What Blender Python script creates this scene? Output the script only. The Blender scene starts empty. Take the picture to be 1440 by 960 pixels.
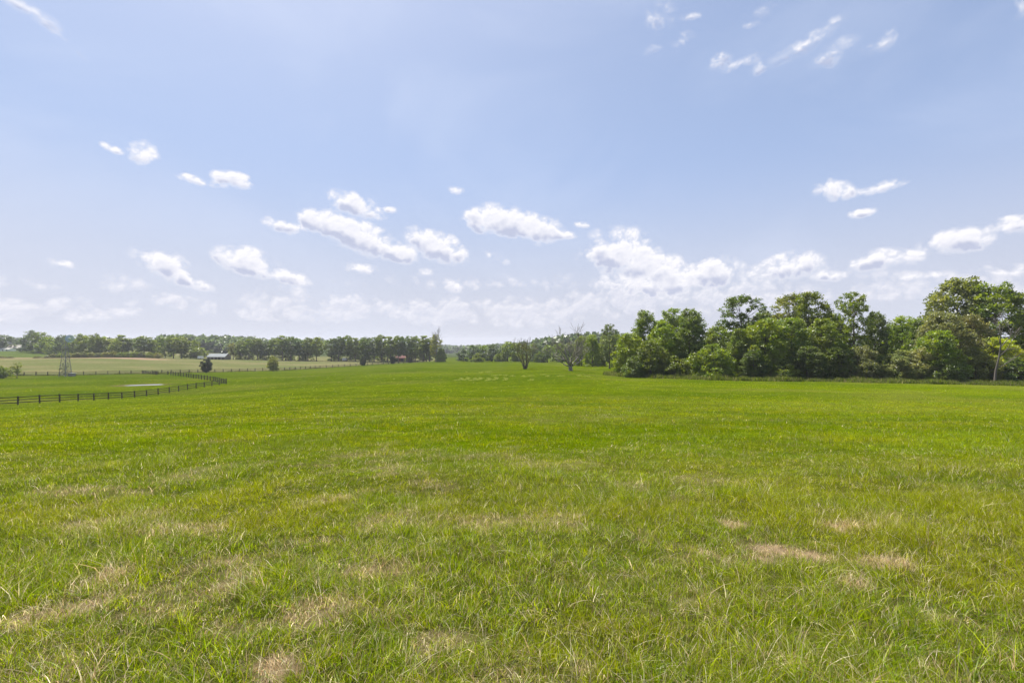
import bpy, math, random
import numpy as np
from mathutils import Vector, Matrix

sc = bpy.context.scene
COL = sc.collection
R = math.radians
EYE = 1.7                      # camera height over the grass at its feet
F, CX, CY = 700.0, 720.0, 482.0  # photograph's focal length and horizon row, used to turn bearings into plan positions

# ------------------------------------------------------------------ camera
cam = bpy.data.cameras.new('camera')
cam.sensor_width = 36; cam.lens = 17.5; cam.shift_y = 0.0014
cam.clip_start = 0.05; cam.clip_end = 20000
camo = bpy.data.objects.new('camera', cam); COL.objects.link(camo)
camo.location = (0, 0, EYE); camo.rotation_euler = (R(90), 0, 0)
sc.camera = camo

# ------------------------------------------------------------------ light
SUN_EL, SUN_AZ = 61.0, -32.0
sun = bpy.data.lights.new('sun', 'SUN'); sun.energy = 4.9; sun.angle = R(0.53); sun.color = (1.0, 0.955, 0.87)
suno = bpy.data.objects.new('sun', sun); COL.objects.link(suno)
sd = Vector((math.sin(R(SUN_AZ))*math.cos(R(SUN_EL)), math.cos(R(SUN_AZ))*math.cos(R(SUN_EL)), math.sin(R(SUN_EL))))
suno.rotation_euler = sd.to_track_quat('Z', 'Y').to_euler()
suno.location = sd*300
sc.view_settings.view_transform = 'Standard'
sc.view_settings.look = 'None'
sc.view_settings.gamma = 1.0
sc.view_settings.exposure = 0.90
HAZE_DENSITY = 0.00016

world = bpy.data.worlds.new('World'); sc.world = world; world.use_nodes = True

def NT(tree):
    """tiny helper for building node trees"""
    def add(kind, **kw):
        n = tree.nodes.new(kind)
        for k, v in kw.items():
            if k == 'inp':
                for a, b in v.items():
                    if hasattr(b, 'is_output'):
                        tree.links.new(b, n.inputs[a])
                    else:
                        n.inputs[a].default_value = b
            else:
                setattr(n, k, v)
        return n
    return add

def math_(add, op, a, b=0.0, c=None, clamp=False):
    d = {0: a, 1: b}
    if c is not None: d[2] = c
    return add('ShaderNodeMath', operation=op, use_clamp=clamp, inp=d).outputs[0]

def smooth(add, v, a, b, lo=0.0, hi=1.0):
    return add('ShaderNodeMapRange', interpolation_type='SMOOTHSTEP', inp={0: v, 1: a, 2: b, 3: lo, 4: hi}).outputs[0]

def mixc(add, f, a, b):
    n = add('ShaderNodeMix', data_type='RGBA')
    t = n.id_data
    for i, v in ((0, f), (6, a), (7, b)):
        if hasattr(v, 'is_output'): t.links.new(v, n.inputs[i])
        else: n.inputs[i].default_value = v
    return n.outputs[2]

# clouds: (bearing px, height px, half width px, half height px, tilt deg, weight)
CUM = [ # x, y, rx, ry, rot, weight
 (40,14,62,13,-18,.62),(160,211,20,8,-10,.75),(204,221,25,22,-35,.72),(285,256,36,9,-8,.75),(328,254,30,15,-5,.80),
 (405,321,32,13,-12,.85),(500,290,42,17,-14,1.0),(552,294,16,6,-5,.6),(460,318,40,24,-15,1.1),(505,336,62,27,-20,1.25),(548,354,40,17,-12,1.0),
 (612,348,46,24,-18,1.1),(228,374,44,26,-28,1.05),(262,396,42,12,-15,.7),(350,372,50,25,-15,1.1),(392,390,44,14,-10,.95),
 (508,379,28,9,-5,.8),(597,382,12,8,0,.6),(636,400,18,12,-30,.6),(700,364,20,8,-30,.55),(640,268,12,8,0,.55),
 (700,314,46,25,-4,1.2),(745,324,46,23,-8,1.25),(790,332,20,8,0,.7),(818,316,12,6,0,.6),(82,370,22,7,-4,.65),
 (872,360,60,40,-8,1.1),(925,385,60,30,-14,.95),(900,404,56,20,-10,.85),(1000,384,50,26,0,.95),(960,400,60,20,0,.8),(1060,388,40,16,4,.6),(1112,376,50,20,2,.9),(1170,386,34,12,0,.55),(1232,368,58,17,3,.9),(1285,362,28,14,0,.65),
 (1345,342,55,20,-2,.8),(1420,322,42,18,8,.95),(1300,388,40,8,0,.5),(1412,382,40,13,0,.75),(1370,338,36,12,0,.7),
 (1172,270,35,17,-8,.82),(1240,262,36,11,8,.62),(1216,299,20,8,4,.74),
 (1128,66,66,19,18,.95),(1100,82,50,14,16,.8),(1175,76,40,18,10,.75),(1046,92,34,10,10,.7),(1016,88,18,20,30,.7),(1185,84,32,14,0,.6),
 (928,26,26,34,20,.7),(965,57,22,14,10,.72),(915,73,18,8,0,.65),(972,22,18,8,0,.55),(1240,62,28,16,20,.8),(1256,52,11,17,0,.7),(1072,18,20,14,20,.6),(1052,38,18,9,0,.52),(1432,10,18,24,0,.8),(60,34,70,10,-28,.5),
]
VEIL = [ # fainter, hazy banks near the horizon
 (370,436,44,24,-8,.9),(470,436,90,26,0,.95),(620,440,80,26,0,1.0),(735,442,80,26,0,1.0),(820,434,60,22,0,.9),(250,428,80,14,-4,.7),(60,435,120,24,0,.6),
 (905,425,110,34,0,.9),(1040,420,120,30,0,.8),(1250,405,130,26,0,.7),(1400,410,110,26,0,.7),(0,440,60,20,0,.9),(180,438,60,12,0,.5),
 (30,400,60,14,0,.4),(700,400,300,16,0,.3),(170,400,70,20,0,.35),(420,408,60,12,0,.4)]

def ang(px, py):
    x, z = (px-CX)/F, (CY-py)/F
    return math.atan2(x, 1.0), math.atan2(z, math.hypot(x, 1.0))

def build_world():
    t = world.node_tree; t.nodes.clear(); add = NT(t)
    tc = add('ShaderNodeTexCoord'); sep = add('ShaderNodeSeparateXYZ', inp={0: tc.outputs['Generated']})
    az = math_(add, 'ARCTAN2', sep.outputs[0], sep.outputs[1])
    el = math_(add, 'ARCSINE', sep.outputs[2])
    P = add('ShaderNodeCombineXYZ', inp={0: az, 1: el, 2: 0.0}).outputs[0]
    # thin streaks of high haze
    ps = add('ShaderNodeVectorMath', operation='MULTIPLY', inp={0: P, 1: (1.0, 1.9, 1)}).outputs[0]
    cir = add('ShaderNodeTexNoise', inp={'Vector': ps, 'Scale': 2.4, 'Detail': 5.0, 'Roughness': .5, 'Distortion': .6}).outputs['Fac']
    aS = math_(add, 'MULTIPLY', smooth(add, cir, 0.42, 0.72), 0.22)
    # clear air
    sky = add('ShaderNodeTexSky', sky_type='NISHITA', sun_disc=False, sun_elevation=R(SUN_EL), sun_rotation=R(SUN_AZ),
              altitude=100, air_density=1.0, dust_density=2.2, ozone_density=1.6)
    S = 0.068
    skyc = add('ShaderNodeVectorMath', operation='SCALE', inp={0: sky.outputs[0], 'Scale': S}).outputs[0]
    # milky summer haze, thicker toward the horizon
    hz = smooth(add, el, -0.02, 0.60, 0.82, 0.44)
    c = mixc(add, hz, skyc, (0.252, 0.320, 0.490, 1))
    low = smooth(add, el, 0.0, 0.36, 0.95, 0.0)
    c = mixc(add, low, c, (0.362, 0.372, 0.425, 1))
    c = mixc(add, aS, c, (0.43, 0.465, 0.56, 1))
    bg = add('ShaderNodeBackground', inp={0: c, 1: 1.0})
    out = add('ShaderNodeOutputWorld', inp={0: bg.outputs[0]})
build_world()

# ------------------------------------------------------------------ numeric helpers
rng = np.random.default_rng(7)
random.seed(7)

def vnoise(x, y, seed=0):
    x = np.asarray(x, float); y = np.asarray(y, float)
    xi = np.floor(x).astype(np.int64); yi = np.floor(y).astype(np.int64)
    xf = x-xi; yf = y-yi
    u = xf*xf*(3-2*xf); v = yf*yf*(3-2*yf)
    def h(a, b):
        n = (a*374761393 + b*668265263 + seed*1442695041) & 0xffffffff
        n = ((n ^ (n >> 13))*1274126177) & 0xffffffff
        n = n ^ (n >> 16)
        return (n & 0xffff)/65535.0
    return (h(xi, yi)*(1-u)+h(xi+1, yi)*u)*(1-v)+(h(xi, yi+1)*(1-u)+h(xi+1, yi+1)*u)*v

def fbm(x, y, seed=0, oct=4, gain=.55):
    s = 0; a = 1; t = 0
    for i in range(oct):
        s = s+a*vnoise(x*2**i+13.7*i, y*2**i+7.1*i, seed+i); t += a; a *= gain
    return s/t

def sstep(v, a, b):
    t = np.clip((v-a)/(b-a), 0, 1)
    return t*t*(3-2*t)

def mesh_np(name, V, faces, mat=None, attrs=None, smooth_=False):
    """faces: list of (M,k) int arrays; attrs: {name: (domain, type, array)}"""
    me = bpy.data.meshes.new(name)
    V = np.asarray(V, np.float32)
    me.vertices.add(len(V)); me.vertices.foreach_set('co', V.ravel())
    faces = [np.asarray(f, np.int32) for f in faces if len(f)]
    nl = sum(f.size for f in faces); npoly = sum(len(f) for f in faces)
    me.loops.add(nl); me.loops.foreach_set('vertex_index', np.concatenate([f.ravel() for f in faces]))
    me.polygons.add(npoly)
    tot = np.concatenate([np.full(len(f), f.shape[1], np.int32) for f in faces])
    st = np.concatenate([[0], np.cumsum(tot)[:-1]]).astype(np.int32)
    me.polygons.foreach_set('loop_start', st)
    try: me.polygons.foreach_set('loop_total', tot)
    except Exception: pass
    if smooth_: me.polygons.foreach_set('use_smooth', np.ones(npoly, bool))
    for k, (dom, ty, arr) in (attrs or {}).items():
        a = me.attributes.new(k, ty, dom)
        if ty == 'FLOAT': a.data.foreach_set('value', np.asarray(arr, np.float32).ravel())
        else:
            arr = np.asarray(arr, np.float32)
            if arr.shape[1] == 3: arr = np.hstack([arr, np.ones((len(arr), 1), np.float32)])
            a.data.foreach_set('color', arr.ravel())
    me.update(calc_edges=True); me.validate()
    if mat: me.materials.append(mat)
    return me

def link(name, data, parent=None, **props):
    o = bpy.data.objects.new(name, data); COL.objects.link(o)
    if parent: o.parent = parent
    for k, v in props.items(): o[k] = v
    return o

def empty(name, loc, label, cat, group=None, rz=0, scale=(1, 1, 1)):
    o = link(name, None); o.location = loc; o.rotation_euler = (0, 0, rz); o.scale = scale
    o['label'] = label; o['category'] = cat
    if group: o['group'] = group
    return o

class Geo:
    """collects boxes, bars and tubes into one mesh"""
    def __init__(s): s.v = []; s.f = []
    def _add(s, V, Fs):
        b = len(s.v); s.v += [tuple(p) for p in V]; s.f += [tuple(b+i for i in f) for f in Fs]
    def box(s, cx, cy, cz, sx, sy, sz, rz=0, taper=1.0):
        c, n = math.cos(rz), math.sin(rz); V = []
        for k, z in enumerate((-.5, .5)):
            q = taper if k else 1
            for x, y in ((-.5, -.5), (.5, -.5), (.5, .5), (-.5, .5)):
                X, Y = x*sx*q, y*sy*q
                V.append((cx+X*c-Y*n, cy+X*n+Y*c, cz+z*sz))
        s._add(V, [(0, 3, 2, 1), (4, 5, 6, 7), (0, 1, 5, 4), (1, 2, 6, 5), (2, 3, 7, 6), (3, 0, 4, 7)])
    def beam(s, a, b, w, h):
        a, b = Vector(a), Vector(b); d = (b-a).normalized()
        side = d.cross(Vector((0, 0, 1)))
        side = side.normalized() if side.length > 1e-4 else Vector((1, 0, 0))
        up = side.cross(d)
        V = []
        for p in (a, b):
            for x, y in ((-.5, -.5), (.5, -.5), (.5, .5), (-.5, .5)): V.append(p+side*x*w+up*y*h)
        s._add(V, [(0, 3, 2, 1), (4, 5, 6, 7), (0, 1, 5, 4), (1, 2, 6, 5), (2, 3, 7, 6), (3, 0, 4, 7)])
    def tube(s, pts, rad, n=6):
        pts = [Vector(p) for p in pts]; V = []; Fs = []
        for i, p in enumerate(pts):
            d = (pts[min(i+1, len(pts)-1)]-pts[max(i-1, 0)]).normalized()
            a = d.orthogonal().normalized(); b = d.cross(a)
            if i and (a.dot(pa) < 0.3):
                a = (pa-d*pa.dot(d)).normalized(); b = d.cross(a)
            elif i: a = (pa-d*pa.dot(d)).normalized(); b = d.cross(a)
            pa = a
            for k in range(n):
                t = 2*math.pi*k/n; V.append(p+(a*math.cos(t)+b*math.sin(t))*rad[i])
        for i in range(len(pts)-1):
            for k in range(n):
                k2 = (k+1) % n; Fs.append((i*n+k, i*n+k2, (i+1)*n+k2, (i+1)*n+k))
        Fs.append(tuple(range(n-1, -1, -1))); Fs.append(tuple(range((len(pts)-1)*n, len(pts)*n)))
        s._add(V, Fs)
    def mesh(s, name, mat, smooth_=False):
        me = bpy.data.meshes.new(name); me.from_pydata(s.v, [], s.f); me.update()
        if mat: me.materials.append(mat)
        if smooth_: me.polygons.foreach_set('use_smooth', np.ones(len(me.polygons), bool))
        return me
    def build(s, name, mat, parent=None, smooth_=False, **props):
        return link(name, s.mesh(name, mat, smooth_), parent, **props)

# ------------------------------------------------------------------ materials
def new_mat(name):
    m = bpy.data.materials.new(name); m.use_nodes = True
    t = m.node_tree; t.nodes.clear(); add = NT(t)
    out = add('ShaderNodeOutputMaterial')
    return m, t, add, out

def simple(name, col, rough=.7, metal=0., var=.25, scale=8., spec=.3, bump=.0):
    m, t, add, out = new_mat(name)
    tc = add('ShaderNodeTexCoord')
    n = add('ShaderNodeTexNoise', inp={'Vector': tc.outputs['Object'], 'Scale': scale, 'Detail': 5., 'Roughness': .6})
    dark = tuple(c*(1-var) for c in col)+(1,); lite = tuple(min(1, c*(1+var)) for c in col)+(1,)
    c = mixc(add, n.outputs['Fac'], dark, lite)
    p = add('ShaderNodeBsdfPrincipled', inp={'Base Color': c, 'Roughness': rough, 'Metallic': metal, 'Specular IOR Level': spec})
    if bump:
        b = add('ShaderNodeBump', inp={'Strength': bump, 'Distance': .02, 'Height': n.outputs['Fac']})
        t.links.new(b.outputs[0], p.inputs['Normal'])
    t.links.new(p.outputs[0], out.inputs[0])
    return m

def foliage_mat(name, trans=.42):
    """leaf colour = the tree's own colour (object colour) times a per-leaf variation"""
    m, t, add, out = new_mat(name)
    oi = add('ShaderNodeObjectInfo'); at = add('ShaderNodeAttribute', attribute_name='var')
    tc = add('ShaderNodeTexCoord')
    n = add('ShaderNodeTexNoise', inp={'Vector': tc.outputs['Object'], 'Scale': .45, 'Detail': 3.}).outputs['Fac']
    hs = add('ShaderNodeHueSaturation', inp={'Hue': add('ShaderNodeMapRange', inp={0: n, 1: .3, 2: .7, 3: .482, 4: .515}).outputs[0], 'Saturation': 1.0,
             'Value': add('ShaderNodeMapRange', inp={0: at.outputs['Fac'], 1: 0., 2: 1., 3: .62, 4: 1.45}).outputs[0], 'Color': oi.outputs['Color']})
    d = add('ShaderNodeBsdfDiffuse', inp={'Color': hs.outputs[0]})
    hs2 = add('ShaderNodeHueSaturation', inp={'Hue': .485, 'Saturation': 1.12, 'Value': 1.9, 'Color': hs.outputs[0]})
    tr = add('ShaderNodeBsdfTranslucent', inp={'Color': hs2.outputs[0]})
    mx = add('ShaderNodeMixShader', inp={0: trans, 1: d.outputs[0], 2: tr.outputs[0]})
    gl = add('ShaderNodeBsdfGlossy', inp={'Color': (1, 1, 1, 1), 'Roughness': .42})
    mx2 = add('ShaderNodeMixShader', inp={0: .035, 1: mx.outputs[0], 2: gl.outputs[0]})
    t.links.new(mx2.outputs[0], out.inputs[0])
    return m

M_leaf = foliage_mat('leaf', .48)
M_bark = simple('bark', (.105, .085, .065), .9, var=.4, scale=5, bump=.6)
M_deadbark = simple('dead_bark', (.20, .18, .155), .9, var=.4, scale=5, bump=.6)
M_fence = simple('weathered_black_timber', (.058, .048, .038), .85, var=.4, scale=3)
M_steel = simple('galvanised_steel', (.22, .21, .21), .55, metal=.2, var=.25)
M_vane = simple('pale_blue_sheet', (.34, .42, .52), .4, metal=.2, var=.1)
M_roofmetal = simple('grey_metal_roof', (.165, .185, .19), .7, metal=.0, var=.12, scale=1.5)
M_barnwall = simple('barn_board', (.14, .125, .11), .85, var=.3, scale=2)
M_darkopen = simple('shade_and_tyre_black', (.012, .012, .012), .9, var=.1)  # paints the shade inside openings as near-black slabs; also tyres and drawbars
M_white = simple('white_paint', (.75, .75, .73), .5, var=.06)
M_cream = simple('cream_siding', (.55, .52, .45), .7, var=.08)
M_roof = simple('pale_shingle', (.36, .34, .30), .85, var=.15)
M_red = simple('barn_red', (.12, .035, .03), .8, var=.2)
M_rock = simple('pale_stone', (.42, .40, .36), .9, var=.2)

# ------------------------------------------------------------------ clouds of the sky dome
def worley(x, y, seed):
    xi = np.floor(x).astype(np.int64); yi = np.floor(y).astype(np.int64); best = np.full(x.shape, 9.)
    def h(a, b, s):
        n = (a*374761393 + b*668265263 + s*1442695041) & 0xffffffff
        n = ((n ^ (n >> 13))*1274126177) & 0xffffffff; n = n ^ (n >> 16); return (n & 0xffff)/65535.0
    for i in (-1, 0, 1):
        for j in (-1, 0, 1):
            a, b = xi+i, yi+j
            d = (a+h(a, b, seed)-x)**2+(b+h(a, b, seed+77)-y)**2
            best = np.minimum(best, d)
    return np.sqrt(best)

def cloud_field(AZ, EL):
    """opacity and colour of the clouds for sky directions (azimuth, elevation)"""
    def W(a, e, s, amt, seed):
        return a+(fbm(a*s, e*s, seed, 4)-.5)*amt, e+(fbm(a*s+31, e*s+17, seed+5, 4)-.5)*amt*.8
    def field(items, a, e):
        M = np.zeros_like(a); YY = np.zeros_like(a); WW = np.full_like(a, 1e-6)
        for (x, y, rx, ry, rot, w) in items:
            a0, e0 = ang(x, y); ax = abs(ang(x+rx, y)[0]-a0); ey = max(abs(ang(x, y-ry)[1]-e0), .004)
            c, s = math.cos(R(rot)), math.sin(R(rot)); da, de = a-a0, e-e0
            xx = (da*c+de*s)/ax; yy = (-da*s+de*c)/ey
            yy = np.where(yy < 0, yy*1.35, yy)            # flat underside, domed top
            v = w*np.clip(1.22-np.sqrt(xx*xx+yy*yy), 0, None)
            M = np.maximum(M, v)+.2*np.minimum(M, v); YY += yy*v**2; WW += v**2
        return M, YY/WW
    def puff(a, e):
        t = 0; n = 0; g = 1.
        for i in range(5):
            s = 27*1.9**i
            t = t+g*(1-np.minimum(worley(a*s, e*s*1.15, 400+i), 1.1)); n += g; g *= .6
        return t/n
    def dens(a, e):
        a1, e1 = W(a, e, 20, .020, 301); a2, e2 = W(a1, e1, 150, .0022, 321)
        return a1, e1, .80*puff(a2, e2)+.20*fbm(a2*60, e2*70, 361, 5, .60)
    def tot(items, a1, e1, n, k):
        M, yy = field(items, a1, e1); return M+(n-.518)*k*np.clip(M*3.0, 0, 1), yy
    a1, e1, n = dens(AZ, EL); a2, e2, n2 = dens(AZ-.003, EL+.0065); a3, e3, n3 = dens(AZ-.001, EL+.0022)
    C, cy = tot(CUM, a1, e1, n, 2.7); U, _ = tot(CUM, a2, e2, n2, 2.2)
    base = sstep(-cy+(n-.5)*1.6, -.15, .85)*sstep(C, .25, .9)   # shaded underside
    soft = sstep(EL, .28, .42)                       # the high clouds are thin and frayed
    aC = sstep(C, .06, .80+.70*soft+.35*sstep(-cy, 0, .9))*(1-soft*.75*sstep(fbm(a1*38+e1*30, e1*62, 501, 4, .6), .62, .38))
    relief = np.clip((n-n3)*3.2, -1, 1)
    thick = sstep(U, .22, .95)
    bright = np.clip(1.12-.30*thick-1.0*base+.45*relief, 0, 1)  # sunlit tops and shaded bases are painted into the emitted cloud colour
    thin = 1-sstep(C, .35, .9)
    bright = bright*(1-thin)+(.80+.15*relief)*thin
    V, _ = tot(VEIL, a1, e1, n, 3.3); V2, _ = tot(VEIL, a2, e2, n2, 2.0)
    aV = sstep(V, .20, 1.15)*.66
    bV = np.clip(.85+.8*relief-.40*sstep(V2, .3, 1.1), 0, 1)
    cs = np.array([.30, .32, .41]); ct = np.array([.57, .56, .575]); vs = np.array([.36, .375, .45]); vt = np.array([.535, .525, .55])
    cc = cs+(ct-cs)*bright[..., None]; cv = vs+(vt-vs)*bV[..., None]
    w1 = aC*.92; w2 = aV*(1-w1); al = w1+w2
    col = (cc*w1[..., None]+cv*w2[..., None])/np.maximum(al, 1e-4)[..., None]
    return al*sstep(EL, .004, .03), col

def build_clouds():
    """the cloud layer of the sky dome: only where there is cloud, far outside everything"""
    step = R(.075)
    az = np.arange(-1.0, 1.0, step); el = np.arange(.006, .66, step)
    A_, E_ = np.meshgrid(az, el); al, col = cloud_field(A_, E_)
    r0 = 8000.0
    V = np.stack([np.sin(A_)*np.cos(E_)*r0, np.cos(A_)*np.cos(E_)*r0, np.sin(E_)*r0+EYE], -1).reshape(-1, 3)
    ny, nx = A_.shape; i = np.arange(nx*ny).reshape(ny, nx)
    Q = np.stack([i[:-1, :-1].ravel(), i[1:, :-1].ravel(), i[1:, 1:].ravel(), i[:-1, 1:].ravel()], -1)
    fa = al.ravel(); Q = Q[fa[Q].max(1) > .004]
    used = np.unique(Q); remap = np.full(len(V), -1); remap[used] = np.arange(len(used))
    m, t, add, out = new_mat('cloud_vapour')
    a1 = add('ShaderNodeAttribute', attribute_name='ccol'); a2 = add('ShaderNodeAttribute', attribute_name='calpha')
    em = add('ShaderNodeEmission', inp={0: a1.outputs['Color'], 1: 1.0}); tr = add('ShaderNodeBsdfTransparent')
    mx = add('ShaderNodeMixShader', inp={0: a2.outputs['Fac'], 1: tr.outputs[0], 2: em.outputs[0]})
    t.links.new(mx.outputs[0], out.inputs[0]); m.cycles.emission_sampling = 'NONE'
    me = mesh_np('sky_clouds', V[used], [remap[Q]], m, {'ccol': ('POINT', 'FLOAT_COLOR', col.reshape(-1, 3)[used]), 'calpha': ('POINT', 'FLOAT', fa[used])})
    link('sky', me, kind='structure', label='scattered white fair-weather clouds across the summer sky')
    print('cloud verts', len(used))
build_clouds()

# ------------------------------------------------------------------ terrain
CTRL = [ # bearing px, row px, depth m
 (720, 958, 2.5), (100, 958, 2.5), (1340, 958, 2.5), (720, 755, 5), (720, 652, 10), (720, 594, 20), (720, 556, 50), (720, 533, 100),
 (100, 757, 5), (1340, 755, 5), (100, 655, 10), (1340, 652, 10), (60, 603, 20), (1400, 598, 20), (1440, 561, 50), (1100, 558, 50), (380, 562, 50),
 (25, 569, 75), (110, 564, 85), (206, 557, 100.8), (238, 552, 107.5), (318, 540, 129), (200, 541.5, 129), (150, 542.5, 125), (0, 548, 120), (450, 531, 140), (600, 523, 160),
 (235, 526.5, 190), (0, 528, 195), (100, 527.6, 200), (200, 525.3, 214), (290, 523.4, 236), (400, 520.5, 262), (450, 517.5, 285), (600, 508.8, 340),
 (0, 503.2, 330), (100, 503.2, 330), (180, 502.6, 340), (240, 503.6, 368), (340, 505.4, 385), (500, 507, 380), (625, 508, 345),
 (40, 495, 430), (0, 494, 430), (120, 498, 430), (300, 499, 520), (-150, 497, 500),
 (865, 527, 118), (1000, 532, 105), (1140, 534, 102), (1300, 537, 98), (1440, 541, 92), (1550, 545, 90), (1000, 516, 200), (1400, 520, 190),
 (800, 520.8, 135), (738, 518.4, 150), (840, 513.5, 205), (700, 508, 330), (800, 508, 330), (760, 506, 420),
 (300, 488, 700), (0, 488, 700), (720, 498, 700), (1200, 500, 500), (1400, 500, 500), (820, 493, 620),
 (640, 494.5, 1500), (100, 488, 1500), (1000, 490, 1500), (1350, 490, 1500), (720, 487, 3000), (0, 486, 3000), (1440, 486, 3000)]
PX = []; PH = []
for px, py, Z in CTRL:
    PX.append(((px-CX)/F*Z, Z)); PH.append((CY-py)/F*Z)
for X, Y, h in [(0, 0, -1.7), (-20, 0, -1.9), (20, 0, -1.7), (0, -20, -1.3), (-60, -40, -2.5), (60, -40, -1.5), (0, -400, -2), (-400, 0, -8), (400, 0, -6), (-150, 20, -7), (150, 20, -6.5),
                (-3500, 0, -20), (3500, 0, -20), (0, -3500, -20), (-3500, 3500, -15), (3500, 3500, -15), (-3500, -3500, -20), (3500, -3500, -20)]:
    PX.append((X, Y)); PH.append(h)
PX = np.array(PX, float); PH = np.array(PH)
def warpc(p): return np.arcsinh(p/18.0)
WP = warpc(PX)
def kern(r2): return np.sqrt(r2+.12**2)
A = kern(((WP[:, None]-WP[None])**2).sum(-1)) - 1e-3*np.eye(len(WP))
WT = np.linalg.solve(A, PH+2.0)
def height(X, Y):
    X = np.atleast_1d(np.asarray(X, float)); Y = np.atleast_1d(np.asarray(Y, float))
    sh = X.shape; q = warpc(np.stack([X.ravel(), Y.ravel()], -1)); out = np.empty(len(q))
    for i in range(0, len(q), 20000):
        d = ((q[i:i+20000, None]-WP[None])**2).sum(-1); out[i:i+20000] = kern(d)@WT
    h = out.reshape(sh)-2.0+EYE
    d = np.hypot(X, Y)
    h = h+(fbm(X*.9, Y*.9, 3, 3)-.5)*.10*np.clip(d/8, .35, 1)*np.exp(-d/120)
    h = h+(fbm(X*.12, Y*.12, 5, 2)-.5)*.25*np.clip(d/40, 0, 1)*np.exp(-d/300)
    return h
def hz(X, Y): return float(height(X, Y).ravel()[0])
def place(px, Z): X = (px-CX)/F*Z; return X, Z, hz(X, Z)

# pond: level water in a shallow dip
PX0, PY0, _ = place(205, 130.5); PXa, PYa, _ = place(169, 125.5)
PONDS = [(PX0, PY0, 4.0, 2.0, R(24)), (PXa, PYa, .55, 1.1, 0)]
def pond_d(X, Y, p):
    c, s = math.cos(p[4]), math.sin(p[4]); dx, dy = X-p[0], Y-p[1]
    return np.hypot((dx*c+dy*s)/p[2], (-dx*s+dy*c)/p[3])
PONDZ = [hz(p[0], p[1])-.02 for p in PONDS]
def height_f(X, Y):
    h = height(X, Y)
    for p, z in zip(PONDS, PONDZ):
        d = pond_d(X, Y, p)
        d = d+(fbm(X*.6, Y*.6, 71, 2)-.5)*.35
        w = sstep(d, 1.7, 1.1)
        tgt = z+np.interp(d, [0, .85, 1.0, 1.3, 1.7], [-.5, -.3, 0.0, .05, .06])
        h = h*(1-w)+tgt*w
    return h

# plan lines
FAR_FENCE = [(-40, 190), (0, 195), (100, 200), (200, 214), (290, 236), (400, 262), (450, 285), (600, 340)]
ff_px = np.array([p[0] for p in FAR_FENCE]); ff_z = np.array([p[1] for p in FAR_FENCE])

# dry patches of the foreground: (px, py) on the ground -> plan
def ray_ground(px, py):
    for Z in np.geomspace(1.5, 400, 700):
        X = (px-CX)/F*Z
        if hz(X, Z) >= EYE-(py-CY)/F*Z: return X, Z
    return (px-CX)/F*400, 400.
DRY = []
for px, py, rx, ry, w in [(1040, 740, 30, 8, 1.15), (1195, 741, 54, 7, 1.15), (1092, 772, 38, 10, 1.15), (1135, 782, 34, 10, 1.1), (1075, 788, 28, 7, 1.), (1245, 792, 48, 8, 1.1), (1205, 824, 18, 10, .9), (1000, 782, 18, 8, .7),
                          (150, 812, 30, 16, .85), (135, 850, 18, 14, .8), (390, 938, 36, 16, .95), (525, 805, 60, 14, .6), (45, 870, 34, 20, .6), (335, 880, 46, 16, .5), (700, 735, 120, 12, .4),
                          (620, 905, 30, 12, .5), (820, 945, 28, 10, .5), (1090, 930, 26, 14, .55), (110, 690, 60, 9, .45), (1320, 870, 30, 10, .4), (250, 745, 60, 10, .5), (450, 860, 46, 18, .6)]:
    X, Z = ray_ground(px, py); X2, Z2 = ray_ground(px, py+ry)
    DRY.append((X, Z, rx/F*Z, max(abs(Z-Z2), .05), w))
def dryness(X, Y):
    """0 = lush, 1 = bare straw"""
    wob = (fbm(X*3.0, Y*4.2, 21, 5, .65)-.5)*1.7
    d = np.zeros_like(X)
    for (a, b, rx, ry, w) in DRY:
        q = np.hypot((X-a)/rx, (Y-b)/ry)+wob*1.7
        d = np.maximum(d, w*sstep(q, 1.35, .45))
    dist = np.hypot(X, Y)
    n = fbm(X*.9, Y*.9, 31, 4)
    n2 = fbm(X*3.1, Y*3.1, 41, 3)
    g = sstep(n*.65+n2*.35, .50, .72)*.62*np.interp(dist, [3, 7, 14, 40, 120], [1.0, .8, .35, .15, .1])
    left = np.interp(X/np.maximum(Y, 1), [-1.2, -.3, .1, 1], [1.3, 1.05, .7, .6])
    return np.clip(np.maximum(d, g*left), 0, 1)

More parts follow.
